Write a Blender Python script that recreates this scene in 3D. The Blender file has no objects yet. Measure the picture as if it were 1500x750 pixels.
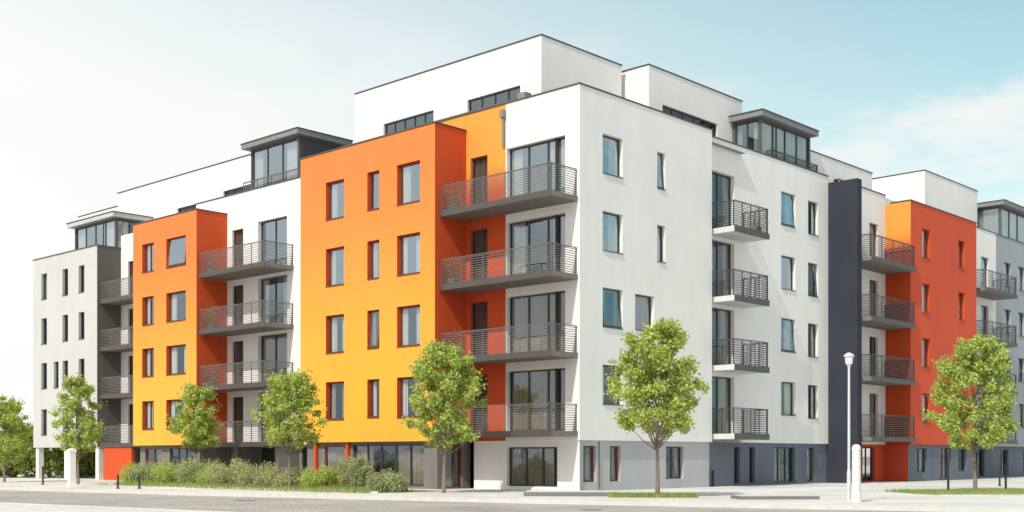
import bpy, math, random
import numpy as np
R=random.Random(7)
S=bpy.context.scene
S.view_settings.view_transform='Standard'; S.view_settings.look='None'; S.view_settings.exposure=0
# ---------------------------------------------------------------- materials
def newmat(name):
    m=bpy.data.materials.new(name); m.use_nodes=True
    nt=m.node_tree; b=nt.nodes['Principled BSDF']; return m,nt,b
def N(nt,t,**k):
    n=nt.nodes.new(t)
    for a,v in k.items(): setattr(n,a,v)
    return n
def plaster(name,col,col2=None,z0=0,z1=1,rough=.85,var=.05,stain=True):
    m,nt,b=newmat(name); L=nt.links
    tc=N(nt,'ShaderNodeTexCoord')
    n1=N(nt,'ShaderNodeTexNoise'); n1.inputs['Scale'].default_value=.35; n1.inputs['Detail'].default_value=5
    L.new(tc.outputs['Object'],n1.inputs['Vector'])
    mp=N(nt,'ShaderNodeMapping'); mp.inputs['Scale'].default_value=(1.2,1.2,.25)
    L.new(tc.outputs['Object'],mp.inputs['Vector'])
    n2=N(nt,'ShaderNodeTexNoise'); n2.inputs['Scale'].default_value=1.3; n2.inputs['Detail'].default_value=4
    L.new(mp.outputs[0],n2.inputs['Vector'])
    if col2:
        sx=N(nt,'ShaderNodeSeparateXYZ'); L.new(tc.outputs['Object'],sx.inputs[0])
        mr=N(nt,'ShaderNodeMapRange'); mr.inputs['From Min'].default_value=z0; mr.inputs['From Max'].default_value=z1
        mr.interpolation_type='SMOOTHSTEP'
        L.new(sx.outputs['Z'],mr.inputs['Value'])
        mc=N(nt,'ShaderNodeMix',data_type='RGBA'); mc.inputs[6].default_value=(*col,1); mc.inputs[7].default_value=(*col2,1)
        L.new(mr.outputs[0],mc.inputs[0]); src=mc.outputs[2]
    else:
        rg=N(nt,'ShaderNodeRGB'); rg.outputs[0].default_value=(*col,1); src=rg.outputs[0]
    ad=N(nt,'ShaderNodeMath',operation='ADD'); L.new(n1.outputs[0],ad.inputs[0]); L.new(n2.outputs[0],ad.inputs[1])
    mr2=N(nt,'ShaderNodeMapRange'); mr2.inputs['From Min'].default_value=.7; mr2.inputs['From Max'].default_value=1.3
    mr2.inputs['To Min'].default_value=1-var*1.3; mr2.inputs['To Max'].default_value=1+var*.5
    L.new(ad.outputs[0],mr2.inputs['Value'])
    vm=N(nt,'ShaderNodeVectorMath',operation='SCALE'); L.new(src,vm.inputs[0]); L.new(mr2.outputs[0],vm.inputs['Scale'])
    L.new(vm.outputs[0],b.inputs['Base Color'])
    b.inputs['Roughness'].default_value=rough; b.inputs['Specular IOR Level'].default_value=.2
    n3=N(nt,'ShaderNodeTexNoise'); n3.inputs['Scale'].default_value=60; n3.inputs['Detail'].default_value=3
    L.new(tc.outputs['Object'],n3.inputs['Vector'])
    bp=N(nt,'ShaderNodeBump'); bp.inputs['Strength'].default_value=.25; bp.inputs['Distance'].default_value=.01
    L.new(n3.outputs[0],bp.inputs['Height']); L.new(bp.outputs[0],b.inputs['Normal'])
    return m
def simple(name,col,rough=.5,metal=0,spec=.5,var=.15,scale=4):
    m,nt,b=newmat(name); L=nt.links
    tc=N(nt,'ShaderNodeTexCoord'); n=N(nt,'ShaderNodeTexNoise'); n.inputs['Scale'].default_value=scale; n.inputs['Detail'].default_value=4
    L.new(tc.outputs['Object'],n.inputs['Vector'])
    mx=N(nt,'ShaderNodeMix',data_type='RGBA')
    mx.inputs[6].default_value=(*[c*(1-var) for c in col],1); mx.inputs[7].default_value=(*[min(1,c*(1+var)) for c in col],1)
    L.new(n.outputs[0],mx.inputs[0]); L.new(mx.outputs[2],b.inputs['Base Color'])
    b.inputs['Roughness'].default_value=rough; b.inputs['Metallic'].default_value=metal; b.inputs['Specular IOR Level'].default_value=spec
    return m
M={}
M['white']=plaster('white_render',(.83,.80,.775))
M['lgrey']=plaster('pale_grey_render',(.56,.545,.535))
M['bgrey']=plaster('blue_grey_render',(.36,.375,.41))
M['dgrey']=plaster('dark_grey_render',(.13,.12,.11))
M['orange']=plaster('orange_yellow_render',(.82,.41,.05),(.76,.22,.06),3.5,14.5)
M['orange_s']=plaster('orange_yellow_render_small',(.82,.42,.06),(.76,.21,.06),3.0,13)
M['balc_shade']=plaster('orange_render_balcony_shade',(.60,.085,.025),(.78,.32,.06),12.2,13.6)  # lower red is the shade behind the balconies, painted into the orange render
M['red']=plaster('red_orange_render',(.60,.088,.026))
M['redr']=plaster('red_orange_render_right',(.63,.095,.045))
M['conc']=plaster('base_concrete',(.22,.20,.19),var=.2)
M['concl']=plaster('base_render_grey',(.46,.46,.475),var=.08)
M['slate']=plaster('slate_render',(.16,.175,.215),var=.12)
M['fin']=plaster('anthracite_render',(.04,.045,.06),var=.15)
M['roof']=simple('roof_gravel',(.3,.3,.3),.95,var=.3,scale=20)
M['cope']=simple('coping_metal',(.10,.085,.08),.5,.3)
M['frame']=simple('window_frame_anthracite',(.045,.045,.05),.4)
M['framer']=simple('window_frame_red_brown',(.20,.035,.018),.45)
M['rail']=simple('railing_steel',(.15,.14,.135),.45,.2)
M['railr']=simple('railing_steel_dark',(.08,.068,.068),.45,.3)
M['soffit']=simple('balcony_slab_dark',(.20,.175,.16),.8,var=.35,scale=3)
M['slabw']=simple('balcony_slab_pale',(.6,.59,.58),.8)
M['inter']=simple('room_interior',(.08,.07,.06),.9)
M['door']=simple('door_wood_brown',(.12,.055,.04),.6)
M['louv']=simple('louvre_grey',(.10,.10,.105),.5)
M['flat']=simple('roof_slab_grey',(.22,.22,.22),.6)
M['flatw']=simple('roof_slab_pale',(.5,.5,.49),.6)
def glass(name,refl,tint):
    m,nt,b=newmat(name); L=nt.links
    nt.nodes.remove(b); out=nt.nodes['Material Output']
    tr=N(nt,'ShaderNodeBsdfTransparent'); tr.inputs[0].default_value=(*tint,1)
    gl=N(nt,'ShaderNodeBsdfGlossy'); gl.inputs['Roughness'].default_value=.02; gl.inputs[0].default_value=(.72,.88,.98,1)
    # Schlick-style falloff, the same from both faces of the pane
    lw=N(nt,'ShaderNodeLayerWeight'); lw.inputs[0].default_value=.5
    pw=N(nt,'ShaderNodeMath',operation='POWER'); pw.inputs[1].default_value=4; L.new(lw.outputs['Facing'],pw.inputs[0])
    mr=N(nt,'ShaderNodeMapRange'); mr.inputs['To Min'].default_value=refl; mr.inputs['To Max'].default_value=.9
    L.new(pw.outputs[0],mr.inputs['Value'])
    tc=N(nt,'ShaderNodeTexCoord'); n=N(nt,'ShaderNodeTexNoise'); n.inputs['Scale'].default_value=.5
    L.new(tc.outputs['Object'],n.inputs['Vector'])
    bp=N(nt,'ShaderNodeBump'); bp.inputs['Strength'].default_value=.12; bp.inputs['Distance'].default_value=.3
    L.new(n.outputs[0],bp.inputs['Height']); L.new(bp.outputs[0],gl.inputs['Normal'])
    mx=N(nt,'ShaderNodeMixShader'); L.new(mr.outputs[0],mx.inputs[0]); L.new(tr.outputs[0],mx.inputs[1]); L.new(gl.outputs[0],mx.inputs[2])
    L.new(mx.outputs[0],out.inputs[0]); return m
M['glass']=glass('window_glass',.14,(.84,.87,.86))
M['glassu']=glass('window_glass_upper',.42,(.80,.84,.84))
M['glassm']=glass('window_glass_middle',.24,(.82,.85,.85))
M['glassd']=glass('window_glass_dark',.07,(.5,.54,.54))
M['curt']=simple('curtain_cloth',(.66,.62,.56),.9)
M['curtd']=simple('curtain_cloth_brown',(.36,.29,.235),.9)
# ---------------------------------------------------------------- builder
class Bld:
    def __init__(s,name):
        s.name=name; s.bins={}
    def bin(s,part,mat): return s.bins.setdefault((part,mat),([],[]))
    def quad(s,part,mat,pts):
        v,f=s.bin(part,mat); i=len(v); v.extend(pts); f.append(tuple(range(i,i+len(pts))))
    def box(s,part,mat,x0,x1,y0,y1,z0,z1):
        if x1<x0:x0,x1=x1,x0
        if y1<y0:y0,y1=y1,y0
        v,f=s.bin(part,mat); i=len(v)
        v.extend([(x0,y0,z0),(x1,y0,z0),(x1,y1,z0),(x0,y1,z0),(x0,y0,z1),(x1,y0,z1),(x1,y1,z1),(x0,y1,z1)])
        for q in ((0,3,2,1),(4,5,6,7),(0,1,5,4),(1,2,6,5),(2,3,7,6),(3,0,4,7)): f.append(tuple(i+k for k in q))
    def finish(s,loc,rz):
        e=bpy.data.objects.new(s.name,None); S.collection.objects.link(e)
        e.location=loc; e.rotation_euler=(0,0,rz)
        for (p,mt),(v,f) in s.bins.items():
            me=bpy.data.meshes.new(p); me.from_pydata(v,[],f); me.materials.append(M[mt]); me.update()
            o=bpy.data.objects.new(p,me); S.collection.objects.link(o); o.parent=e
        return e
    # plane helpers: 'x' = wall facing -x, u runs along y ; 'y' = wall facing -y, u runs along x ; n = inward
    def P(s,pl,pos,u,n,z): return (pos+n,u,z) if pl=='x' else (u,pos+n,z)
    def pbox(s,part,mat,pl,pos,u0,u1,n0,n1,z0,z1):
        if pl=='x': s.box(part,mat,pos+n0,pos+n1,u0,u1,z0,z1)
        else: s.box(part,mat,u0,u1,pos+n0,pos+n1,z0,z1)
    def facade(s,pl,pos,u0,u1,z0,z1,mat,wins=(),back=1.3,part='walls'):
        us=sorted({u0,u1,*[w['u'][0] for w in wins],*[w['u'][1] for w in wins]})
        zs=sorted({z0,z1,*[w['z'][0] for w in wins],*[w['z'][1] for w in wins]})
        for a,b in zip(us,us[1:]):
            for c,d in zip(zs,zs[1:]):
                mu,mz=(a+b)/2,(c+d)/2
                if any(w['u'][0]<mu<w['u'][1] and w['z'][0]<mz<w['z'][1] for w in wins): continue
                q=[s.P(pl,pos,a,0,c),s.P(pl,pos,b,0,c),s.P(pl,pos,b,0,d),s.P(pl,pos,a,0,d)]
                if pl=='x': q.reverse()
                s.quad(part,mat,q)
        for w in wins: s.window(pl,pos,w,mat)
        if wins and back: s.quad('interior','inter',[s.P(pl,pos,u0+.05,back,z0+.05),s.P(pl,pos,u1-.05,back,z0+.05),s.P(pl,pos,u1-.05,back,z1-.05),s.P(pl,pos,u0+.05,back,z1-.05)])
    def window(s,pl,pos,w,wm):
        (a,b),(c,d)=w['u'],w['z']; r=w.get('r',.15); fm=w.get('f','frame'); fw=w.get('fw',.06)
        rm=w.get('rm',wm); g=w.get('g','glassu' if c>8.5 else ('glassm' if c>5.9 else 'glass')); rr=r+.12
        P=lambda u,n,z:s.P(pl,pos,u,n,z)
        fl=(lambda q:q[::-1]) if pl=='x' else (lambda q:q)
        for q in ([P(a,0,c),P(a,rr,c),P(a,rr,d),P(a,0,d)],[P(b,0,c),P(b,rr,c),P(b,rr,d),P(b,0,d)],
                  [P(a,0,c),P(b,0,c),P(b,rr,c),P(a,rr,c)],[P(a,0,d),P(b,0,d),P(b,rr,d),P(a,rr,d)]):
            s.quad('reveals',rm,q)
        e=.003
        s.pbox('window_frames',fm,pl,pos,a+e,b-e,r,r+.07,c+e,c+fw); s.pbox('window_frames',fm,pl,pos,a+e,b-e,r,r+.07,d-fw,d-e)
        s.pbox('window_frames',fm,pl,pos,a+e,a+fw,r,r+.07,c+fw,d-fw); s.pbox('window_frames',fm,pl,pos,b-fw,b-e,r,r+.07,c+fw,d-fw)
        for k in w.get('m',()):
            u=a+(b-a)*k; s.pbox('window_frames',fm,pl,pos,u-.035,u+.035,r+.002,r+.066,c+fw,d-fw)
        if w.get('t'):
            z=c+(d-c)*w['t']; s.pbox('window_frames',fm,pl,pos,a+fw,b-fw,r+.004,r+.062,z-.03,z+.03)
        if w.get('sill',True) and c>2.2: s.pbox('sills','cope',pl,pos,a+.004,b-.004,-.05,r-.002,c+.004,c+.03)
        if w.get('open'):
            t=w['open']; # top-hung sash pushed out at the bottom
            q=[P(a+fw,r-.01-t,c+fw),P(b-fw,r-.01-t,c+fw),P(b-fw,r-.01,d-fw),P(a+fw,r-.01,d-fw)]
            s.quad('window_glass',g,fl(q))
            for (ua,ub) in ((a+fw,a+fw+.06),(b-fw-.06,b-fw)):
                v=[P(ua,r-.03,d-fw),P(ub,r-.03,d-fw),P(ub,r-.03-t,c+fw),P(ua,r-.03-t,c+fw)]; s.quad('window_frames',fm,v)
            s.pbox('window_frames',fm,pl,pos,a+fw,b-fw,r-.05-t,r-.01-t,c+fw-.02,c+fw+.05)
        else: s.quad('window_glass',g,fl([P(a+fw,r+.035,c+fw),P(b-fw,r+.035,c+fw),P(b-fw,r+.035,d-fw),P(a+fw,r+.035,d-fw)]))
        # curtains (near jamb is hidden by the reveal, so the drapes are generous)
        cm=w.get('c',R.choice(['curt','curt','curtd'])); W=b-a
        k=w.get('ck',R.choice([0,1,2,3,3,4]))
        segs=[]
        if k==1: segs=[(a,a+W*R.uniform(.40,.55))]
        if k==2: segs=[(b-W*R.uniform(.3,.45),b)]
        if k==3: segs=[(a,a+W*R.uniform(.28,.42)),(b-W*R.uniform(.18,.32),b)]
        if k==4: segs=[(a,b)]
        for (p,q) in segs:
            n=max(3,int((q-p)/.04)); ph=R.uniform(0,6); sp=R.uniform(.14,.22)
            top=d-.02; bot=c+.02
            pts=[]
            for i in range(n+1):
                u=p+(q-p)*i/n; nn=r+.13+.05*math.sin(u/sp*6.28+ph)+.014*math.sin(u*23+ph)
                pts.append((u,nn))
            for (u1_,n1_),(u2_,n2_) in zip(pts,pts[1:]):
                s.quad('curtains',cm,[P(u1_,n1_,bot),P(u2_,n2_,bot),P(u2_,n2_,top),P(u1_,n1_,top)])
    def balcony(s,pl,pos,u0,u1,d,zf,h=1.08,rm='rail',sm='soffit',th=.2,sides=(1,1),posts=1.15,slab=True,n=11):
        if slab:
            s.pbox('balcony_slabs',sm,pl,pos,u0,u1,-d,-.004,zf-th,zf)
            s.pbox('balcony_edges','cope',pl,pos,u0-.01,u1+.01,-d-.014,-d-.002,zf-th-.02,zf+.02)
        def run(fixed,a,b,along):
            def bx(a0,a1,t0,t1,z0,z1):
                if along=='u': s.pbox('railings',rm,pl,pos,a0,a1,fixed+t0,fixed+t1,z0,z1)
                else: s.pbox('railings',rm,pl,pos,fixed+t0,fixed+t1,a0,a1,z0,z1)
            bx(a,b,-.025,.025,zf+h-.035,zf+h)
            for i in range(n):
                z=zf+.07+(h-.15)*i/(n-1)
                bx(a,b,-.008,.006,z-.014,z+.014)
            k=max(1,round((b-a)/posts))
            for i in range(k+1):
                p=a+(b-a)*i/k
                bx(p-.018,p+.018,.008,.036,zf-.05,zf+h-.037)
        run(-d+.05,u0+.03,u1-.03,'u')
        if sides[0]: run(u0+.06,-d+.09,-.03,'n')
        if sides[1]: run(u1-.09,-d+.09,-.03,'n')
    def pot(s,x,y,z,seed):
        # planter box with foliage on a balcony
        rr=random.Random(seed)
        s.box('planters','conc',x-.14,x+.14,y-.22,y+.22,z,z+.28)
        v,f=s.bin('balcony_plants','plant')
        for _ in range(320):
            cx=x+rr.gauss(0,.13); cy=y+rr.gauss(0,.24); cz=z+.3+abs(rr.gauss(0,.38)); q=.06; i=len(v)
            a=[rr.uniform(-q,q) for _ in range(9)]
            v.extend([(cx,cy,cz),(cx+a[0],cy+a[1],cz+a[2]),(cx+a[3],cy+a[4],cz+a[5])]); f.append((i,i+1,i+2))
    def coping(s,x0,x1,y0,y1,z,w=.28,edges='xyXY',mat='cope',h=.055):
        o=.035
        if 'y' in edges: s.box('copings',mat,x0-o,x1+o,y0-o,y0+w,z,z+h)
        if 'Y' in edges: s.box('copings',mat,x0-o,x1+o,y1-w,y1+o,z,z+h)
        if 'x' in edges: s.box('copings',mat,x0-o,x0+w,y0+w,y1-w,z,z+h)
        if 'X' in edges: s.box('copings',mat,x1-w,x1+o,y0+w,y1-w,z,z+h)
    def shell(s,x0,x1,y0,y1,z0,z1,mat,faces,part='walls'):
        F={'x':[(x0,y0,z0),(x0,y0,z1),(x0,y1,z1),(x0,y1,z0)],'X':[(x1,y0,z0),(x1,y1,z0),(x1,y1,z1),(x1,y0,z1)],
           'y':[(x0,y0,z0),(x1,y0,z0),(x1,y0,z1),(x0,y0,z1)],'Y':[(x0,y1,z0),(x0,y1,z1),(x1,y1,z1),(x1,y1,z0)],
           't':[(x0,y0,z1),(x1,y0,z1),(x1,y1,z1),(x0,y1,z1)],'b':[(x0,y0,z0),(x0,y1,z0),(x1,y1,z0),(x1,y0,z0)]}
        for c in faces: s.quad('roof' if c=='t' else ('soffits' if c=='b' else part),'roof' if c=='t' else mat,F[c])
    def penthouse(s,x0,x1,y0,y1,z0,z1,nx=3,ny=4,side_l=False,oh=.35,sl='flat'):
        s.facade('x',x0,y0,y1,z0,z1-.3,'louv',[W((y0+.12,y1-.12),(z0+.12,z1-.4),m=[i/ny for i in range(1,ny)],r=.05,sill=False,g='glassu',c='curt',ck=3)],back=1.6)
        if side_l:
            s.facade('y',y0,x0,x1,z0,z1-.3,'louv')
            k=int((z1-.4-z0-.1)/.11)
            for i in range(k):
                z=z0+.15+i*.11; s.box('louvres','frame',x0+.1,x1-.1,y0-.03,y0-.002,z,z+.05)
        else:
            s.facade('y',y0,x0,x1,z0,z1-.3,'louv',[W((x0+.12,x1-.12),(z0+.12,z1-.4),m=[i/nx for i in range(1,nx)],r=.05,sill=False,g='glass',c='curt',ck=R.choice([3,4]))],back=1.6)
        s.shell(x0,x1,y0,y1,z0,z1-.3,'louv','XY')
        s.box('roof_slab',sl,x0-oh,x1+oh,y0-oh,y1+oh,z1-.3,z1-.06)
        s.box('roof_slab_trim','cope',x0-oh-.03,x1+oh+.03,y0-oh-.03,y1+oh+.03,z1-.058,z1)
def W(u,z,**k): return dict(u=u,z=z,**k)
def leafmat(name,c1,c2,tr=.35):
    m,nt,b=newmat(name); L=nt.links; nt.nodes.remove(b); out=nt.nodes['Material Output']
    g=N(nt,'ShaderNodeNewGeometry'); mx=N(nt,'ShaderNodeMix',data_type='RGBA'); mx.inputs[6].default_value=(*c1,1); mx.inputs[7].default_value=(*c2,1)
    L.new(g.outputs['Random Per Island'],mx.inputs[0])
    d=N(nt,'ShaderNodeBsdfDiffuse'); t=N(nt,'ShaderNodeBsdfTranslucent'); L.new(mx.outputs[2],d.inputs[0])
    vm=N(nt,'ShaderNodeVectorMath',operation='MULTIPLY'); vm.inputs[1].default_value=(1.2,1.15,.75); L.new(mx.outputs[2],vm.inputs[0]); L.new(vm.outputs[0],t.inputs[0])
    ms=N(nt,'ShaderNodeMixShader'); ms.inputs[0].default_value=tr; L.new(d.outputs[0],ms.inputs[1]); L.new(t.outputs[0],ms.inputs[2])
    L.new(ms.outputs[0],out.inputs[0]); return m
Mleaf=leafmat('leaf_green',(.25,.33,.07),(.66,.74,.25),.40)
Mshrub=leafmat('shrub_leaf',(.25,.29,.13),(.56,.58,.34),.3)
Mgrass=leafmat('grass_blade',(.20,.26,.07),(.44,.49,.20),.3)
Mhedge=leafmat('hedge_leaf',(.12,.18,.035),(.30,.37,.10),.3)
M['plant']=Mhedge
ROT=math.atan2(.7309,.6825); ORG=(2.63,46.9,0)
# ================================================================ main corner building
A=Bld('apartment_building')
FL=[11.5,8.45,5.4,2.35]
A.facade('x',0,0,3.95,2.0,15.85,'white',[W((.74,3.9),(f+.03,f+2.5),m=[.34,.67],r=.2,ck=[3,3,4,4][i],c='curtd' if i>1 else 'curt',g=['glassu','glassm','glass','glass'][i],sill=False) for i,f in enumerate(FL)])
A.facade('x',0,3.95,6.25,2.0,15.85,'balc_shade',[W((5.0,6.0),(f+.03,f+2.45),f='door',c='curtd',ck=4,r=.1,g='glassd',sill=False) for f in FL])
rows=[13.77,10.76,7.73,4.72]
ow=[]
for i,t in enumerate(rows):
    ow.append(W((7.15,8.6),(t-1.72,t),f='framer',rm='red',fw=.09,ck=[2,3,3,3][i],c='curt'))
    ow.append(W((9.75,10.55),(t-1.68,t),f='framer',rm='red',fw=.09,ck=[0,2,3,2][i],open=[0,0,.1,0][i]))
    ow.append(W((12.15,13.45),(t-1.72,t),f='framer',rm='red',fw=.09,ck=[2,3,3,3][i],c=['curt','curt','curt','curtd'][i]))
A.facade('x',-1.83,6.25,15.33,2.0,15.15,'orange',ow,back=1.2)
A.facade('y',6.25,-1.83,0,2.0,15.15,'red')
A.shell(-1.83,0,6.25,15.33,2.0,15.15,'conc','Yb'); A.shell(-1.83,0,6.25,15.33,2.0,15.1,'orange','t')
A.coping(-1.83,0,6.25,15.33,15.15,edges='xyY',mat='cope')
A.shell(0,.3,3.95,8.2,15.0,15.85,'balc_shade','XY'); A.quad('walls','balc_shade',[(0,6.25,15.15),(0,6.25,15.85),(0,8.2,15.85),(0,8.2,15.15)])
A.box('copings','cope',-.035,.3,3.95,8.2,15.852,15.91)
A.quad('walls','white',[(0,8.2,15.15),(0,8.2,15.4),(0,15.33,15.4),(0,15.33,15.15)])
A.quad('walls','white',[(.3,0,15.3),(.3,0,15.85),(.3,3.95,15.85),(.3,3.95,15.3)])
A.box('copings','cope',-.035,.28,-.035,3.948,15.852,15.91)
A.shell(0,12,0,15.33,2.0,15.35,'white','tb')
for f in FL: A.balcony('x',0,.08,6.22,1.6,f,sides=(1,0),h=1.06)
for k,f in enumerate(FL[:3]): A.pot(-1.25,5.75,f+.001,40+k)
# right facade
rw=[]
for i,t in enumerate([14.22,11.15,8.1,5.02]):
    o=dict(r=.16)
    rw.append(W((1.43,2.72),(t-1.6,t),ck=[2,2,3,3][i],open=[0,0,.12,0][i],**o))
    if i<2: rw.append(W((5.08,5.65),(t-1.62,t-.05),ck=2,open=[.1,0][i],**o))
    if i in(2,): rw.append(W((3.55,4.85),(t-1.55,t-.05),ck=4,c='curtd',**o))
A.facade('y',0,0,9.17,2.0,15.85,'white',rw)
A.box('copings','cope',.282,9.2,-.035,.28,15.852,15.91)
A.shell(9.0,9.17,0,.6,2.0,15.85,'white','X'); A.quad('walls','white',[(0,.3,15.3),(9.17,.3,15.3),(9.17,.3,15.85),(0,.3,15.85)])
rw=[]
for i,t in enumerate([14.25,11.15,8.1,5.0]):
    rw.append(W((9.3,11.45),(FL[i]+.02,t-.02),m=[.5],r=.2,ck=[3,3,2,2][i],c='curtd',sill=False,g='glass'))
    rw.append(W((15.6,16.95),(t-1.65,t),ck=[2,3,2,2][i],open=[.1,0,.1,0][i]))
    rw.append(W((18.2,19.2),(t-1.75,t-.05),ck=[0,2,2,3][i],open=[0,.1,0,0][i]))
A.facade('y',.3,9.17,20.25,2.0,15.7,'white',rw)
A.box('copings','cope',9.2,20.25,.265,.55,15.702,15.76)
A.quad('walls','white',[(9.17,.55,15.3),(20.25,.55,15.3),(20.25,.55,15.7),(9.17,.55,15.7)])
A.shell(9.17,20.25,.3,12,2.0,15.35,'white','tXb'); A.shell(0,20.25,0,12,0,15.35,'white','Y')
for f in FL: A.balcony('y',.3,9.35,12.25,1.35,f+.02,h=1.15,sm='slabw',th=.24,sides=(1,1),rm='railr',posts=.75)
A.pot(11.7,-.7,FL[0]+.03,60)
# base
A.facade('x',.06,0.05,5.85,0,2.0,'white',[W((1.2,3.94),(.15,1.74),m=[.33,.66],ck=4,c='curtd',r=.15,sill=False,rm='white')])
A.quad('walls','conc',[(.06,5.85,0),(.4,5.85,0),(.4,5.85,2),(.06,5.85,2)])
A.facade('y',6.4,-1.55,.4,0,2.0,'conc',[W((-1.25,-.1),(.05,1.85),f='framer',c='curtd',ck=4,r=.06)],back=.6)
A.facade('x',-1.55,6.4,15.2,0,2.0,'conc',[W((7.2,11.9),(.1,1.88),m=[.2,.4,.6,.8],c='curtd',ck=3,r=.08),W((12.5,13.9),(.05,1.85),f='framer',r=.05,ck=4,c='curtd')],back=1.0)
A.facade('x',.4,15.2,15.9,0,2.0,'conc')
A.quad('walls','conc',[(-1.55,15.2,0),(.4,15.2,0),(.4,15.2,2),(-1.55,15.2,2)])
for y in (12.1,14.4): A.box('orange_posts','red',-1.72,-1.56,y-.07,y+.07,0,1.995)
A.facade('y',.15,.1,9.17,0,2.0,'concl',[W((.40,1.22),(.35,1.78),ck=2,c='curtd',f='framer'),W((2.08,2.78),(.35,1.78),f='framer',ck=2,c='curtd'),W((5.9,7.2),(.4,1.78),m=[.5],ck=3,c='curtd')])
A.facade('y',.4,9.17,20.25,0,2.0,'slate',[W((11.6,12.1),(.1,1.8)),W((12.9,13.4),(.1,1.8)),W((15.1,17.1),(.1,1.8),m=[.33,.66],c='curtd'),W((18.3,19.0),(.1,1.8))])
# penthouses
A.facade('x',2.0,3.77,16.0,15.35,19.15,'white',[W((4.98,8.2),(16.0,17.3),m=[.25,.5,.75],r=.1,sill=False,g='glassm',ck=0),W((10.4,13.9),(16.0,17.3),m=[.2,.4,.6,.8],r=.1,sill=False,g='glassm',ck=0)])
A.shell(2.0,7.5,3.77,16.0,15.35,19.15,'white','yXYt'); A.coping(2.0,7.5,3.77,16.0,19.152)
A.facade('y',2.5,7.85,15.6,15.35,19.0,'white',[W((8.9,13.4),(16.0,17.45),m=[.2,.4,.6,.8],r=.1,sill=False,g='glassd',ck=0)])
A.shell(7.85,15.6,2.5,9.0,15.35,19.0,'white','xXYt'); A.coping(7.85,15.6,2.5,9.0,19.002)
A.penthouse(14.7,19.5,.9,2.45,15.4,18.05,nx=4,ny=2,side_l=False,oh=.3)
A.balcony('y',1.3,15.5,20.0,.6,15.72,h=.6,rm='railr',slab=False,sides=(1,1),n=7)
A.balcony('x',2.0,4.2,16.0,1.2,15.4,h=.9,rm='rail',slab=False,sides=(0,0),n=4)
A.facade('y',1.1,19.7,26.7,15.35,17.1,'white'); A.shell(19.7,26.7,1.1,8,15.35,17.1,'white','xXYt'); A.coping(19.7,26.7,1.1,8,17.102)
# roof vent + downpipe
A.box('roof_vent','flat',.35,.75,3.2,3.6,15.36,16.3)
A.box('downpipe','flat',-.12,-.03,3.98,4.07,14.1,15.6); A.box('downpipe_head','flat',-.2,-.03,3.92,4.13,15.3,15.6)
A.box('downpipe','slabw',9.21,9.30,.20,.285,2.05,15.6)
# anthracite fin
A.box('wall_fin','fin',20.27,20.75,-1.3,.6,0,15.4)
A.finish(ORG,ROT)
# ================================================================ left orange building
B=Bld('apartment_building')
FB=[10.75,7.85,4.95,2.05]
ws=[]
for i,f in enumerate(FB):
    ws.append(W((18.85,21.3),(f+.03,f+2.55),m=[.5],r=.2,ck=[0,3,4,4][i],sill=False,c=['curt','curt','curtd','curtd'][i]))
    ws.append(W((22.6,23.6),(f+.03,f+2.4),f='door',r=.1,g='glassd',ck=4,c='curtd',sill=False))
B.facade('x',0,15.33,24.05,1.95,15.0,'white',ws)
B.quad('walls','white',[(.3,15.33,14.5),(.3,15.33,15.0),(.3,27,15.0),(.3,27,14.5)])
B.box('copings','cope',-.035,.3,15.33,27,15.002,15.06); B.quad('walls','white',[(0,24.05,14.05),(0,24.05,15.0),(0,27,15.0),(0,27,14.05)])
B.box('walls_upper','white',0,.28,27,35,13.9,14.3)
ws=[]
for i,t in enumerate([12.87,10.0,7.2,4.35]):
    ws.append(W((25.05,26.95),(t-1.55,t),f='framer',rm='red',fw=.09,m=[.5] if i in(0,) else (),open=.12 if i==0 else 0,ck=[0,2,3,3][i]))
    ws.append(W((28.2,29.4),(t-1.55,t),f='framer',rm='red',fw=.09,m=[.5],ck=[2,2,3,2][i]))
B.facade('x',-1.85,24.05,30.35,1.95,14.05,'orange_s',ws,back=1.2)
B.facade('y',24.05,-1.85,0,1.95,14.05,'red'); B.shell(-1.85,0,24.05,30.35,1.95,14.0,'conc','Ybt')
B.coping(-1.85,0,24.05,30.35,14.052,edges='xyY')
B.facade('x',0,30.35,35,1.95,13.9,'white',[W((33.0,34.2),(f+.03,f+2.3),f='door',r=.1,g='glassd',ck=4,c='curtd',sill=False) for f in (10.4,7.65,4.9,2.1)])
B.shell(0,12,15.33,27,1.95,14.6,'white','tb'); B.shell(0,12,27,35,1.95,13.95,'white','tb'); B.shell(0,12,15.33,35,0,14.0,'white','Y')
for f in FB: B.balcony('x',0,18.3,24.0,1.75,f,sides=(1,0),h=1.05)
for k,f in enumerate(FB[:3]): B.pot(-1.3,23.5,f+.001,50+k)
B.facade('x',.4,15.9,24.3,0,1.95,'conc',[W((16.4,18.2),(.1,1.8),m=[.5],r=.05),W((18.9,21.6),(.1,1.8),m=[.33,.66],r=.05),W((22.3,23.6),(.0,1.85),f='framer',r=.05)])
B.facade('y',24.3,-1.5,.4,0,1.95,'conc')
B.facade('x',-1.5,24.3,30.2,0,1.95,'conc',[W((24.9,27.2),(.1,1.8),m=[.33,.66],r=.06,c='curtd'),W((28,29.7),(.1,1.8),m=[.5],r=.06,f='framer')],back=1.0)
B.facade('x',.4,30.2,35,0,1.95,'conc',[W((30.6,33),(.1,1.8),m=[.5],r=.05)])
B.quad('walls','conc',[(-1.5,30.2,0),(.4,30.2,0),(.4,30.2,1.95),(-1.5,30.2,1.95)])
for y in (18.5,21.95): B.box('base_piers','conc',-.9,.39,y-.13,y+.13,0,1.945)
B.box('orange_base_wall','red',-1.3,-1.1,31.5,34.6,0,1.9)
B.penthouse(.6,3.4,18.7,22.8,14.6,17.65,ny=3,side_l=True)
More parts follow.
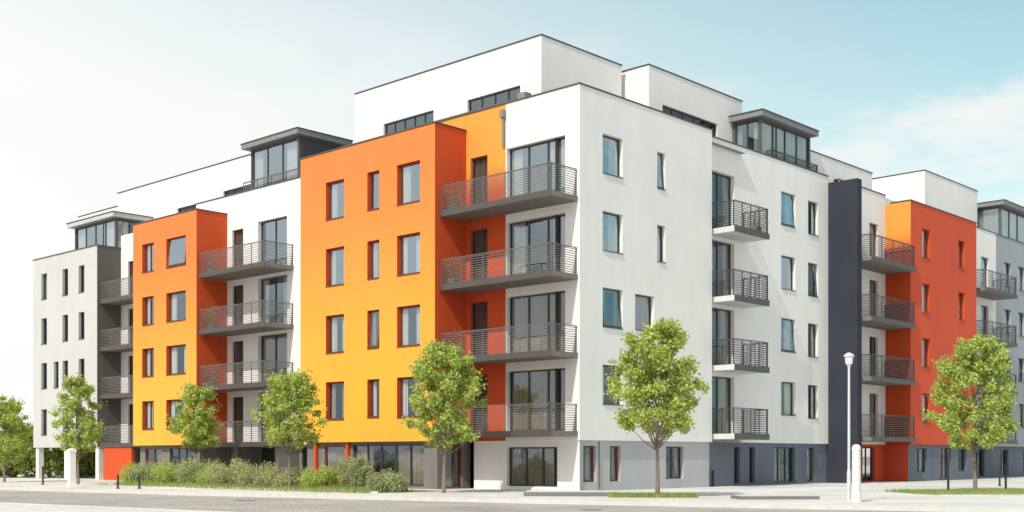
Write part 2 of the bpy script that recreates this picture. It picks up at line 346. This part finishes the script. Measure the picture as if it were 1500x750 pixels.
B.balcony('x',.4,15.6,23.0,.2,15.0,h=.6,slab=False,sides=(0,0),n=6)
B.facade('x',2.5,22.9,39.9,13.9,17.9,'white',[W((24.6,28.2),(14.9,16.3),m=[.25,.5,.75],r=.1,sill=False,g='glassd',ck=0),W((30,33),(14.9,16.0),m=[.25,.5,.75],r=.1,sill=False,g='glassd',ck=0)])
B.shell(2.5,9,22.9,39.9,13.9,17.9,'white','yXYt'); B.coping(2.5,9,22.9,39.9,17.902)
B.shell(2.5,9,39.92,45,13.4,17.1,'white','xXYt'); B.coping(2.5,9,39.95,45,17.102)
B.finish(ORG,ROT)
# ================================================================ grey end building
C=Bld('apartment_building')
ws=[]
for i,t in enumerate([12.6,9.85,7.1,4.25]):
    for (a,b) in ((36.5,37.2),(38.5,39.2),(41.2,41.95)):
        ws.append(W((a,b),(t-1.6,t),ck=R.choice([0,2]),g='glassd'))
    if i==2: ws.append(W((39.7,40.3),(t-1.6,t),ck=0,g='glassd'))
C.facade('x',-1.5,35,43,1.9,13.55,'lgrey',ws)
C.facade('y',35,-1.5,0,1.9,13.55,'dgrey'); C.shell(-1.5,12,35.0,43,1.9,13.5,'lgrey','XYtb'); C.coping(-1.5,12,35,43,13.552)
for f in (10.4,7.65,4.9,2.1): C.balcony('x',0,30.5,34.98,1.35,f,sides=(1,0),h=1.0)
C.facade('x',1.0,35,43,0,1.9,'conc',[W((35.6,38.6),(.1,1.8),m=[.33,.66],r=.05),W((39.2,41),(.1,1.8),m=[.5],r=.05)])
for y in (35.2,39,42.7): C.box('columns','white',-1.4,-1.05,y-.17,y+.17,0,1.895)
C.penthouse(.2,3.0,36,41,13.5,15.85,ny=4,side_l=False,sl='flatw')
C.finish(ORG,ROT)
# ================================================================ right orange building
D=Bld('apartment_building')
D.facade('y',0,20.75,26.07,2.0,15.6,'white',[W((22.0,23.2),(f+.03,f+2.4),r=.15,sill=False,c='curtd',g='glass') for f in FL]+[W((24.2,25.2),(f+.03,f+2.4),r=.15,sill=False,f='framer',c='curtd',g='glass') for f in FL])
D.box('copings','cope',20.76,26.07,-.035,.28,15.602,15.66); D.quad('walls','white',[(20.75,.28,15),(26.07,.28,15),(26.07,.28,15.6),(20.75,.28,15.6)])
ws=[]
for i,t in enumerate([13.85,10.85,7.85,4.8]):
    ws.append(W((27.5,28.5),(t-1.6,t),f='framer',ck=R.choice([0,2,3]),rm='red')); ws.append(W((32.3,33.2),(t-1.6,t),f='framer',rm='red',ck=R.choice([0,2])))
D.facade('y',-1.44,26.07,34.9,2.0,15.15,'redr',ws)
D.facade('x',26.07,-1.44,0,2.0,15.15,'balc_shade'); D.shell(26.07,34.9,-1.44,0,2.0,15.1,'redr','Xtb'); D.coping(26.07,34.9,-1.44,0,15.152,edges='xyX')
for f in FL: D.balcony('y',0,20.9,26.02,1.75,f,sides=(1,1),rm='railr',h=1.15)
D.shell(20.75,34.9,0,12,0,15.1,'white','tYb'); D.quad('walls','white',[(26.07,0,15.1),(34.9,0,15.1),(34.9,0,15.5),(26.07,0,15.5)])
D.facade('y',.1,20.75,26.07,0,2.0,'redr',[W((21.5,22.6),(.05,1.85),m=[.5]),W((23.6,25),(.05,1.85),m=[.5])])
D.facade('y',-1.3,26.07,34.8,0,2.0,'slate',[W((27.0,28.4),(.5,1.8),m=[.5]),W((30,31.6),(.05,1.85),f='framer',m=[.5]),W((32.6,33.8),(.5,1.8),m=[.5])])
D.quad('walls','redr',[(26.07,-1.3,0),(26.07,-1.3,2),(26.07,.1,2),(26.07,.1,0)])
D.shell(35.5,43.6,2,9,15.1,18.95,'white','xyXYt'); D.coping(35.5,43.6,2,9,18.952)
D.finish(ORG,ROT)
E=Bld('apartment_building')
ws=[];ws2=[]
for i,f in enumerate(FL):
    for (a,b) in ((36.6,38.0),(39.2,40.4)): ws.append(W((a,b),(f+.03,f+2.4),r=.15,sill=False,c='curtd'))
    for a in (43,45.4,48,51,54): ws2.append(W((a,a+1.1),(f+.9,f+2.5)))
E.facade('y',0,34.95,41.6,2.0,15.6,'white',ws); E.facade('y',0,41.6,60,2.0,15.6,'bgrey',ws2)
E.shell(34.95,60,0,12,2.0,15.6,'lgrey','XYtb'); E.coping(34.95,60,0,12,15.602)
for f in FL: E.balcony('y',0,36,41.2,1.5,f,rm='railr',h=1.1)
E.facade('y',.3,34.95,60,0,2.0,'slate',[W((a,a+1.5),(.1,1.8),m=[.5]) for a in (36,39,43,47,51,55)])
E.penthouse(44,56,.6,6,15.6,18.2,nx=8,ny=3)
E.finish(ORG,ROT)
# ================================================================ ground
def mesh_obj(name,v,f,mats,parent=None,loc=(0,0,0)):
    me=bpy.data.meshes.new(name); me.from_pydata(v,[],f)
    for m in mats: me.materials.append(m)
    me.update(); o=bpy.data.objects.new(name,me); o.location=loc; S.collection.objects.link(o); o.parent=parent; return o
def paving(name,c1,c2,mort,scale,bw,bh,rot=0,rough=.85):
    m,nt,b=newmat(name); L=nt.links
    tc=N(nt,'ShaderNodeTexCoord'); mp=N(nt,'ShaderNodeMapping'); mp.inputs['Rotation'].default_value=(0,0,rot); L.new(tc.outputs['Object'],mp.inputs[0])
    br=N(nt,'ShaderNodeTexBrick'); br.inputs['Scale'].default_value=scale; br.inputs['Brick Width'].default_value=bw; br.inputs['Row Height'].default_value=bh
    br.inputs['Mortar Size'].default_value=.012; br.inputs['Color1'].default_value=(*c1,1); br.inputs['Color2'].default_value=(*c2,1); br.inputs['Mortar'].default_value=(*mort,1)
    L.new(mp.outputs[0],br.inputs['Vector'])
    n=N(nt,'ShaderNodeTexNoise'); n.inputs['Scale'].default_value=.25; n.inputs['Detail'].default_value=7; L.new(tc.outputs['Object'],n.inputs['Vector'])
    mr=N(nt,'ShaderNodeMapRange'); mr.inputs['From Min'].default_value=.3; mr.inputs['From Max'].default_value=.7; mr.inputs['To Min'].default_value=.78; mr.inputs['To Max'].default_value=1.1
    L.new(n.outputs[0],mr.inputs['Value'])
    vm=N(nt,'ShaderNodeVectorMath',operation='SCALE'); L.new(br.outputs[0],vm.inputs[0]); L.new(mr.outputs[0],vm.inputs['Scale']); L.new(vm.outputs[0],b.inputs['Base Color'])
    bp=N(nt,'ShaderNodeBump'); bp.inputs['Strength'].default_value=.4; bp.inputs['Distance'].default_value=.02; L.new(br.outputs['Fac'],bp.inputs['Height']); bp.invert=True
    L.new(bp.outputs[0],b.inputs['Normal']); b.inputs['Roughness'].default_value=rough; b.inputs['Specular IOR Level'].default_value=.2
    return m
Mroad=paving('road_setts',(.50,.445,.40),(.40,.36,.33),(.28,.255,.235),1.0,.3,.16,rot=.55)
Mpave=paving('pavement_slabs',(.72,.68,.64),(.65,.62,.58),(.50,.47,.44),1.0,.8,.4,rot=ROT)
Mground=simple('ground_asphalt',(.34,.32,.31),.95,scale=.5)
Mkerb=simple('kerb_stone',(.60,.57,.54),.85,scale=3)
Msoil=simple('soil_mulch',(.20,.16,.115),.95,scale=6,var=.4)
mesh_obj('ground',[(-1500,-400,-.13),(1500,-400,-.13),(1500,2500,-.13),(-1500,2500,-.13)],[(0,1,2,3)],[Mground])
mesh_obj('road',[(-90,-60,-.12),(120,-60,-.12),(120,90,-.12),(-90,90,-.12)],[(0,1,2,3)],[Mroad])
kerb=[(-90,97),(-50,71.5),(-22.5,53.4),(-12,45.9),(.65,38.2),(6,35.4),(13.4,31.8),(24,27.4),(50,19)]
poly=kerb+[(200,40),(200,170),(-120,170)]
v=[(x,y,0) for x,y in poly]; mesh_obj('pavement',v,[tuple(range(len(v)))],[Mpave])
def strip(name,line,w,z0,z1,mat):
    v=[];f=[]
    for i,(x,y) in enumerate(line):
        a=line[max(0,i-1)]; b=line[min(len(line)-1,i+1)]; dx,dy=b[0]-a[0],b[1]-a[1]; l=math.hypot(dx,dy); nx,ny=-dy/l,dx/l
        for s_,z in ((-w,z0),(-w,z1),(0.0,z1),(0.0,z0)): v.append((x+nx*s_,y+ny*s_,z))
    for i in range(len(line)-1):
        a=i*4;b=a+4
        for k in range(4): f.append((a+k,b+k,b+(k+1)%4,a+(k+1)%4))
    return mesh_obj(name,v,f,[mat])
strip('kerb',kerb,.22,-.13,.012,Mkerb)
k2=[(-60,68),(-14.8,35.2),(-7.6,29.9),(0,25),(40,8)]
poly=k2+[(40,-40),(-80,-40),(-80,80)]
v=[(x,y,0) for x,y in poly]; mesh_obj('pavement',v,[tuple(range(len(v)))],[Mpave])
strip('kerb',k2[::-1],.22,-.13,.012,Mkerb)
# planting bed along the left facade (local building coords -> site)
c_,s_=math.cos(ROT),math.sin(ROT)
def loc(x,y): return (ORG[0]+c_*x-s_*y, ORG[1]+s_*x+c_*y)
bed=[loc(-3.0,4.2),loc(-6.6,4.2),loc(-6.8,12),loc(-6.2,24.8),loc(-3.4,24.8)]
bed=bed[::-1]
mesh_obj('planting_bed',[(x,y,.006) for x,y in bed],[tuple(range(len(bed)))],[Msoil])
bl=[loc(-6.66,4.1),loc(-6.86,12),loc(-6.26,24.9)]
strip('bed_edging',bl[::-1],.08,-.01,.06,Mkerb)
# low step slab
st=Bld('stone_step'); M['kerbm']=Mkerb
M['stepd']=simple('step_stone',(.17,.17,.18),.8)
st.box('slab','stepd',0,3.2,0,1.6,0,.14); st.box('slab_top','kerbm',.05,3.15,.05,1.55,.141,.16); st.finish((.4,41.3,0),math.radians(-3))
st=Bld('stone_step'); st.box('slab','stepd',0,2.6,0,1.1,0,.1); st.box('slab_top','kerbm',.05,2.55,.05,1.05,.101,.12); st.finish((7.2,38.2,0),math.radians(4))
# drain covers in the road
def cover(x,y,z,r):
    v=[];f=[]; n=24
    for k in range(n): t=6.2832*k/n; v+= [(r*math.cos(t),r*math.sin(t),0),(r*math.cos(t),r*math.sin(t),.008),(r*.9*math.cos(t),r*.9*math.sin(t),.008),(r*.86*math.cos(t),r*.86*math.sin(t),.003)]
    for k in range(n):
        j=(k+1)%n
        for q in range(3): f.append((4*k+q,4*j+q,4*j+q+1,4*k+q+1))
    f.append(tuple(4*k+3 for k in range(n))); mesh_obj('manhole_cover',v,f,[M['stepd']],loc=(x,y,z))
cover(2.2,33.5,-.119,.33); cover(-9,40.5,-.119,.33); cover(9.0,41.5,.001,.3)
# ================================================================ vegetation
Mbark=simple('bark',(.22,.17,.135),.9,var=.4,scale=12)
def leaves(pos,size,rng,up=.35):
    n=len(pos); nrm=rng.normal(size=(n,3)); nrm[:,2]+=up; nrm/=np.linalg.norm(nrm,axis=1)[:,None]
    t=rng.normal(size=(n,3)); a=np.cross(nrm,t); a/=np.linalg.norm(a,axis=1)[:,None]; b=np.cross(nrm,a)
    s=(size*rng.uniform(.6,1.3,n))[:,None]
    v=np.stack([pos-a*s*.5,pos+b*s*.36+nrm*s*.08,pos+a*s*.5,pos-b*s*.36+nrm*s*.08],1).reshape(-1,3)
    return v
def tube(v,f,pts,rad,seg=7):
    base=len(v)
    for i,(p,r) in enumerate(zip(pts,rad)):
        p=np.array(p); q=np.array(pts[min(i+1,len(pts)-1)])-np.array(pts[max(i-1,0)]); q=q/np.linalg.norm(q)
        a=np.cross(q,[.3,1,.1]); a/=np.linalg.norm(a); b=np.cross(q,a)
        for k in range(seg):
            t=6.2832*k/seg; v.append(tuple(p+r*(math.cos(t)*a+math.sin(t)*b)))
    for i in range(len(pts)-1):
        for k in range(seg): f.append((base+i*seg+k,base+i*seg+(k+1)%seg,base+(i+1)*seg+(k+1)%seg,base+(i+1)*seg+k))
def tree(x,y,H,Wd,cb,seed,nleaf=13000,mat=None,name='street_tree'):
    rng=np.random.default_rng(seed); v=[];f=[]
    lean=rng.normal(0,.06,2)
    tp=[(lean[0]*t*H*.3+.04*math.sin(t*5+seed),lean[1]*t*H*.3,t*H*.9) for t in np.linspace(0,1,9)]
    r0=.060*H/6+.01
    tube(v,f,tp,[r0*1.35]+[r0*(1-.85*t) for t in np.linspace(.05,1,8)])
    ncl=150; cen=[];rad=[]
    ch=H-cb
    for i in range(ncl):
        h=rng.uniform(0.05,.94)
        pr=math.sin(math.pi*min(1,(h*.90+.07))**.80)**.55
        ang=rng.uniform(0,6.283); rr=Wd/2*pr*math.sqrt(rng.uniform(.05,1))*.90*(1+.08*math.sin(ang*3+seed)+rng.normal(0,.06))
        cen.append((rr*math.cos(ang),rr*math.sin(ang),cb+ch*h)); rad.append(rng.uniform(.15,.34)*Wd/3)
    cen=np.array(cen); rad=np.array(rad)
    for i in range(0,ncl,5):
        c=cen[i]; z0=max(cb*.85,c[2]-.35*ch-.3); z0=min(z0,H*.8); p0=np.array([tp[4][0]*z0/H,tp[4][1]*z0/H,z0])
        mid=(p0+c)/2+np.array([0,0,-.08]); tube(v,f,[p0,mid,c],[r0*.4,r0*.25,r0*.08],5)
    nb=len(f)
    idx=rng.integers(0,ncl,nleaf); d=rng.normal(size=(nleaf,3)); d/=np.linalg.norm(d,axis=1)[:,None]
    rr=rad[idx]*rng.uniform(0,1,nleaf)**.5*rng.uniform(.8,1.3,nleaf)
    pos=cen[idx]+d*rr[:,None]*np.array([1,1,.8])
    m_=nleaf//14; ci=rng.integers(0,ncl,m_); out=cen[ci]*np.array([1,1,0]); l=np.linalg.norm(out,axis=1)[:,None]+.2
    pos[:m_]=cen[ci]+out/l*rng.uniform(.1,.42,m_)[:,None]+np.stack([rng.normal(0,.05,m_),rng.normal(0,.05,m_),rng.uniform(0,.32,m_)],1)
    lv=leaves(pos,.115*(H/6)**.3,rng)
    base=len(v); v=np.vstack([np.array(v),lv])
    f=f+[(base+4*i,base+4*i+1,base+4*i+2,base+4*i+3) for i in range(nleaf)]
    o=mesh_obj(name,v.tolist(),f,[Mbark,mat or Mleaf],loc=(x,y,0))
    mi=np.ones(len(f),dtype=np.int32); mi[:nb]=0; o.data.polygons.foreach_set('material_index',mi); o.rotation_euler[2]=rng.uniform(0,6)
    return o
tree(4.87,40.6,5.95,3.35,1.85,1,22000)
tree(18.0,46.9,6.1,3.4,1.55,2,20000)
tree(-2.55,45.0,5.75,2.95,1.65,3,18000)
tree(-9.0,48.8,4.8,2.75,1.65,4,15000)
tree(-15.2,58.0,4.9,2.5,1.75,5,12000)
tree(-21.4,59.5,5.35,2.4,1.4,6,12000)
tree(-26.9,64.0,4.85,2.6,.8,7,12000)
def shrub(x,y,w,h,seed,mat,n=2600,name='shrub',ls=.07,blades=60):
    rng=np.random.default_rng(seed)
    ncl=34; ang=rng.uniform(0,6.28,ncl); rr=w/2*np.sqrt(rng.uniform(0,1,ncl))*.82; hh=rng.uniform(.15,.8,ncl)*h*(1-.35*(rr/(w/2))**2)
    cen=np.stack([rr*np.cos(ang),rr*np.sin(ang),hh],1); rad=rng.uniform(.10,.20,ncl)*max(w,h)
    idx=rng.integers(0,ncl,n); d=rng.normal(size=(n,3)); d/=np.linalg.norm(d,axis=1)[:,None]
    pos=cen[idx]+d*(rad[idx]*rng.uniform(.2,1.15,n))[:,None]; pos[:,2]=np.abs(pos[:,2])+.02
    lv=leaves(pos,ls,rng,.2)
    v=[];f=[]
    for i in range(0,ncl,2): tube(v,f,[(0,0,0),tuple(cen[i]*.6),tuple(cen[i])],[.02,.012,.005],4)
    nb=len(f); base=len(v); v=np.vstack([np.array(v),lv]); f+= [(base+4*i,base+4*i+1,base+4*i+2,base+4*i+3) for i in range(n)]
    m_=blades; a=rng.uniform(0,6.28,m_); q=w/2*.8*np.sqrt(rng.uniform(0,1,m_)); bx=q*np.cos(a); by=q*np.sin(a); hh=h*rng.uniform(.6,1.12,m_)*(1-.3*(q/(w/2))**2); base=len(v)
    bl_=np.stack([np.stack([bx-.012,by,np.zeros(m_)],1),np.stack([bx+.012,by,np.zeros(m_)],1),np.stack([bx*1.25+rng.normal(0,.06,m_),by*1.25+rng.normal(0,.06,m_),hh],1)],1).reshape(-1,3)
    v=np.vstack([v,bl_]); f+=[(base+3*i,base+3*i+1,base+3*i+2) for i in range(m_)]
    o=mesh_obj(name,v.tolist(),f,[Mbark,mat],loc=(x,y,0)); mi=np.ones(len(f),dtype=np.int32); mi[:nb]=0; o.data.polygons.foreach_set('material_index',mi)
k=0
for (lx,ly,w,h,mt) in [(-5.7,4.8,1.7,.85,Mshrub),(-5.2,7.2,1.6,1.65,Mshrub),(-6.0,8.5,1.8,1.05,Mleaf),(-5.9,10.2,2.0,.9,Mshrub),(-5.8,11.9,1.8,.75,Mshrub),
      (-5.6,13.6,2.2,1.15,Mshrub),(-5.7,15.3,2.3,1.35,Mshrub),(-5.4,16.8,2.1,1.1,Mleaf),(-5.5,18.3,2.3,1.35,Mshrub),(-5.5,19.9,2.2,1.15,Mleaf),(-5.3,21.4,2.2,1.3,Mshrub),(-5.3,22.9,2.1,1.15,Mshrub),(-5.0,24.3,1.9,1.15,Mleaf)]:
    k+=1; x,y=loc(lx,ly); shrub(x,y,w,h,100+k,mt,n=5200)
def grass(name,poly_c,n,seed,h=.14,mat=Mgrass):
    rng=np.random.default_rng(seed); (x0,y0,x1,y1,w)=poly_c
    t=rng.uniform(0,1,n); dx,dy=x1-x0,y1-y0; l=math.hypot(dx,dy); o=rng.normal(0,w/2.4,n)
    px=x0+dx*t-dy/l*o; py=y0+dy*t+dx/l*o; a=rng.uniform(0,6.28,n); hh=h*rng.uniform(.4,1.3,n); ww=.012
    b=rng.normal(0,.04,(n,2))
    v=np.stack([np.stack([px-ww*np.cos(a),py-ww*np.sin(a),np.zeros(n)],1),np.stack([px+ww*np.cos(a),py+ww*np.sin(a),np.zeros(n)],1),np.stack([px+b[:,0],py+b[:,1],hh],1)],1).reshape(-1,3)
    mesh_obj(name,v.tolist(),[(3*i,3*i+1,3*i+2) for i in range(n)],[mat])
grass('grass',(*loc(-6.0,4.4),*loc(-5.6,23.5),1.6),30000,11,.2)
grass('grass',(3.3,40.8,6.2,40.4,.8),9000,12)
grass('grass',(14.6,45.0,24,45.6,2.2),26000,13,.12)
def mass(name,pts,n,seed,mat,ls=.3):
    rng=np.random.default_rng(seed); P_=[]
    for (x,y,w,h) in pts:
        m_=n//len(pts); d=rng.normal(size=(m_,3)); d/=np.linalg.norm(d,axis=1)[:,None]; r=rng.uniform(.55,1.08,m_)**.6
        q=d*r[:,None]*np.array([w,w,h/2])*(1+.15*np.sin(d[:,0:1]*7+x)); q+=np.array([x,y,h/2]); P_.append(q)
    lv=leaves(np.vstack(P_),ls,rng); mesh_obj(name,lv.tolist(),[(4*i,4*i+1,4*i+2,4*i+3) for i in range(len(lv)//4)],[mat])
mass('hedge',[(-36+i*1.6,78-i*.3,1.5,2.6+.7*math.sin(i*2.1)) for i in range(-8,10)],26000,21,Mhedge,.24)
mass('distant_trees',[(-75+i*5,118+4*math.sin(i),4,5.5+1.2*math.sin(i*1.7)) for i in range(0,14)]+[(60+i*6,135,5,5+math.sin(i*1.3)) for i in range(10)],30000,22,Mhedge,.5)
# ================================================================ street furniture
def lathe(v,f,prof,seg=20,cx=0,cy=0):
    b=len(v)
    for r,z in prof:
        for k in range(seg): t=6.2832*k/seg; v.append((cx+r*math.cos(t),cy+r*math.sin(t),z))
    for i in range(len(prof)-1):
        for k in range(seg): f.append((b+i*seg+k,b+i*seg+(k+1)%seg,b+(i+1)*seg+(k+1)%seg,b+(i+1)*seg+k))
    f.append(tuple(b+(len(prof)-1)*seg+k for k in range(seg)))
Mlampw=simple('painted_steel_pale',(.62,.63,.64),.4,.1); Mdark=simple('painted_steel_black',(.03,.03,.03),.5)
Mopal=simple('lamp_diffuser',(.8,.8,.78),.3)
def emp(name,x,y,z=0):
    e=bpy.data.objects.new(name,None); e.location=(x,y,z); S.collection.objects.link(e); return e
e=emp('street_lamp',10.17,36.4)
v=[];f=[]; lathe(v,f,[(.10,0),(.10,.04),(.065,.06),(.06,.9),(.05,.92),(.042,1.0),(.034,4.05),(.05,4.06),(.05,4.14)]); mesh_obj('pole',v,f,[Mlampw],e)
v=[];f=[]; lathe(v,f,[(.05,4.12),(.10,4.16),(.125,4.36),(.12,4.38)]); mesh_obj('diffuser',v,f,[Mopal],e)
v=[];f=[]; lathe(v,f,[(.13,4.37),(.16,4.38),(.155,4.42),(.09,4.47),(.03,4.50)]); mesh_obj('cap',v,f,[Mlampw],e)
e=emp('concrete_bollard',10.32,36.15)
v=[];f=[]; lathe(v,f,[(.16,0),(.16,.25),(.135,.27),(.125,1.55),(.135,1.56),(.135,1.62),(.10,1.70),(.04,1.73)],24); mesh_obj('post',v,f,[simple('concrete_white',(.66,.65,.63),.8)],e)
def bollard(x,y,h,r=.045):
    e=emp('bollard',x,y); v=[];f=[]
    lathe(v,f,[(r*1.8,0),(r*1.8,.03),(r,.05),(r,h*.82),(r*1.25,h*.83),(r*1.25,h*.87),(r,h*.88),(r,h*.96),(r*.5,h)],14); mesh_obj('post',v,f,[Mdark],e)
for (bx,by,h) in ((16.35,45.2,1.65),(19.2,46.9,1.05),(9.04,54.2,.75),(22.4,55.4,1.0),(-15.7,50.8,.6),(-16.6,50.8,.6),(-22.6,58.1,.9)): bollard(bx,by,h)
e=emp('gate_pillar',-19.9,54.5); v=[];f=[]
lathe(v,f,[(.24,0),(.24,.1),(.2,.12),(.19,1.55),(.23,1.57),(.23,1.66),(.1,1.72)],4); mesh_obj('pillar',v,f,[M['white']],e)
# ================================================================ light + sky
az_local=(-1,-.20); sx=c_*az_local[0]-s_*az_local[1]; sy=s_*az_local[0]+c_*az_local[1]; l=math.hypot(sx,sy); sx/=l; sy/=l
EL=math.radians(46); from mathutils import Vector
d=Vector((sx*math.cos(EL),sy*math.cos(EL),math.sin(EL)))
sl=bpy.data.lights.new('sun','SUN'); sl.energy=3.6; sl.angle=math.radians(.6); sl.color=(1,.94,.85)
so=bpy.data.objects.new('sun',sl); so.rotation_euler=d.to_track_quat('Z','Y').to_euler(); so.location=(-30,-30,60); S.collection.objects.link(so)
w=bpy.data.worlds.new('World'); S.world=w; w.use_nodes=True; nt=w.node_tree; L=nt.links; bg=nt.nodes['Background']
sky=N(nt,'ShaderNodeTexSky',sky_type='NISHITA'); sky.sun_disc=False; sky.sun_elevation=EL; sky.sun_rotation=math.atan2(sx,sy); sky.air_density=1.0; sky.dust_density=1.5; sky.ozone_density=1.0
tc=N(nt,'ShaderNodeTexCoord'); sp=N(nt,'ShaderNodeSeparateXYZ'); L.new(tc.outputs['Generated'],sp.inputs[0])
m1=N(nt,'ShaderNodeMath',operation='MULTIPLY'); m1.inputs[1].default_value=1.9; L.new(sp.outputs['Z'],m1.inputs[0])
m2=N(nt,'ShaderNodeMath',operation='MULTIPLY_ADD'); m2.inputs[1].default_value=.85; L.new(sp.outputs['X'],m2.inputs[0]); L.new(m1.outputs[0],m2.inputs[2])
my=N(nt,'ShaderNodeMapRange',interpolation_type='SMOOTHSTEP'); my.inputs['From Min'].default_value=-.3; my.inputs['From Max'].default_value=.6; my.inputs['To Min'].default_value=.45; my.inputs['To Max'].default_value=1; L.new(sp.outputs['Y'],my.inputs['Value'])
m3=N(nt,'ShaderNodeMath',operation='MULTIPLY'); L.new(m2.outputs[0],m3.inputs[0]); L.new(my.outputs[0],m3.inputs[1])
mr=N(nt,'ShaderNodeMapRange',interpolation_type='SMOOTHSTEP'); mr.inputs['From Min'].default_value=.02; mr.inputs['From Max'].default_value=1.2; mr.inputs['To Min'].default_value=1; mr.inputs['To Max'].default_value=.15
L.new(m3.outputs[0],mr.inputs['Value'])
tint=N(nt,'ShaderNodeVectorMath',operation='MULTIPLY'); tint.inputs[1].default_value=(1.0,1.95,1.55); L.new(sky.outputs[0],tint.inputs[0])
mx=N(nt,'ShaderNodeMix',data_type='RGBA'); L.new(mr.outputs[0],mx.inputs[0]); L.new(tint.outputs[0],mx.inputs[6]); mx.inputs[7].default_value=(10.3,10.2,10.0,1)
# clouds
dv=N(nt,'ShaderNodeMapping'); dv.inputs['Scale'].default_value=(1,1,2.4); L.new(tc.outputs['Generated'],dv.inputs[0])
cn=N(nt,'ShaderNodeTexNoise'); cn.inputs['Scale'].default_value=3.8; cn.inputs['Detail'].default_value=10; cn.inputs['Roughness'].default_value=.6; L.new(dv.outputs[0],cn.inputs[0])
cr=N(nt,'ShaderNodeMapRange',interpolation_type='SMOOTHSTEP'); cr.inputs['From Min'].default_value=.44; cr.inputs['From Max'].default_value=.60; L.new(cn.outputs[0],cr.inputs['Value'])
cz=N(nt,'ShaderNodeMapRange',interpolation_type='SMOOTHSTEP'); cz.inputs['From Min'].default_value=.36; cz.inputs['From Max'].default_value=.25; cz.inputs['To Min'].default_value=0; cz.inputs['To Max'].default_value=.85; L.new(sp.outputs['Z'],cz.inputs['Value'])
cm=N(nt,'ShaderNodeMath',operation='MULTIPLY'); L.new(cr.outputs[0],cm.inputs[0]); L.new(cz.outputs[0],cm.inputs[1])
mx2=N(nt,'ShaderNodeMix',data_type='RGBA'); L.new(cm.outputs[0],mx2.inputs[0]); L.new(mx.outputs[2],mx2.inputs[6]); mx2.inputs[7].default_value=(9.7,9.6,9.4,1)
L.new(mx2.outputs[2],bg.inputs[0]); bg.inputs[1].default_value=.1
# ================================================================ camera
cd=bpy.data.cameras.new('camera'); cd.sensor_width=36; cd.lens=42.4; cd.shift_y=.1953; cd.clip_end=5000
co=bpy.data.objects.new('camera',cd); co.location=(0,0,1.38); co.rotation_euler=(math.radians(90),0,0); S.collection.objects.link(co); S.camera=co
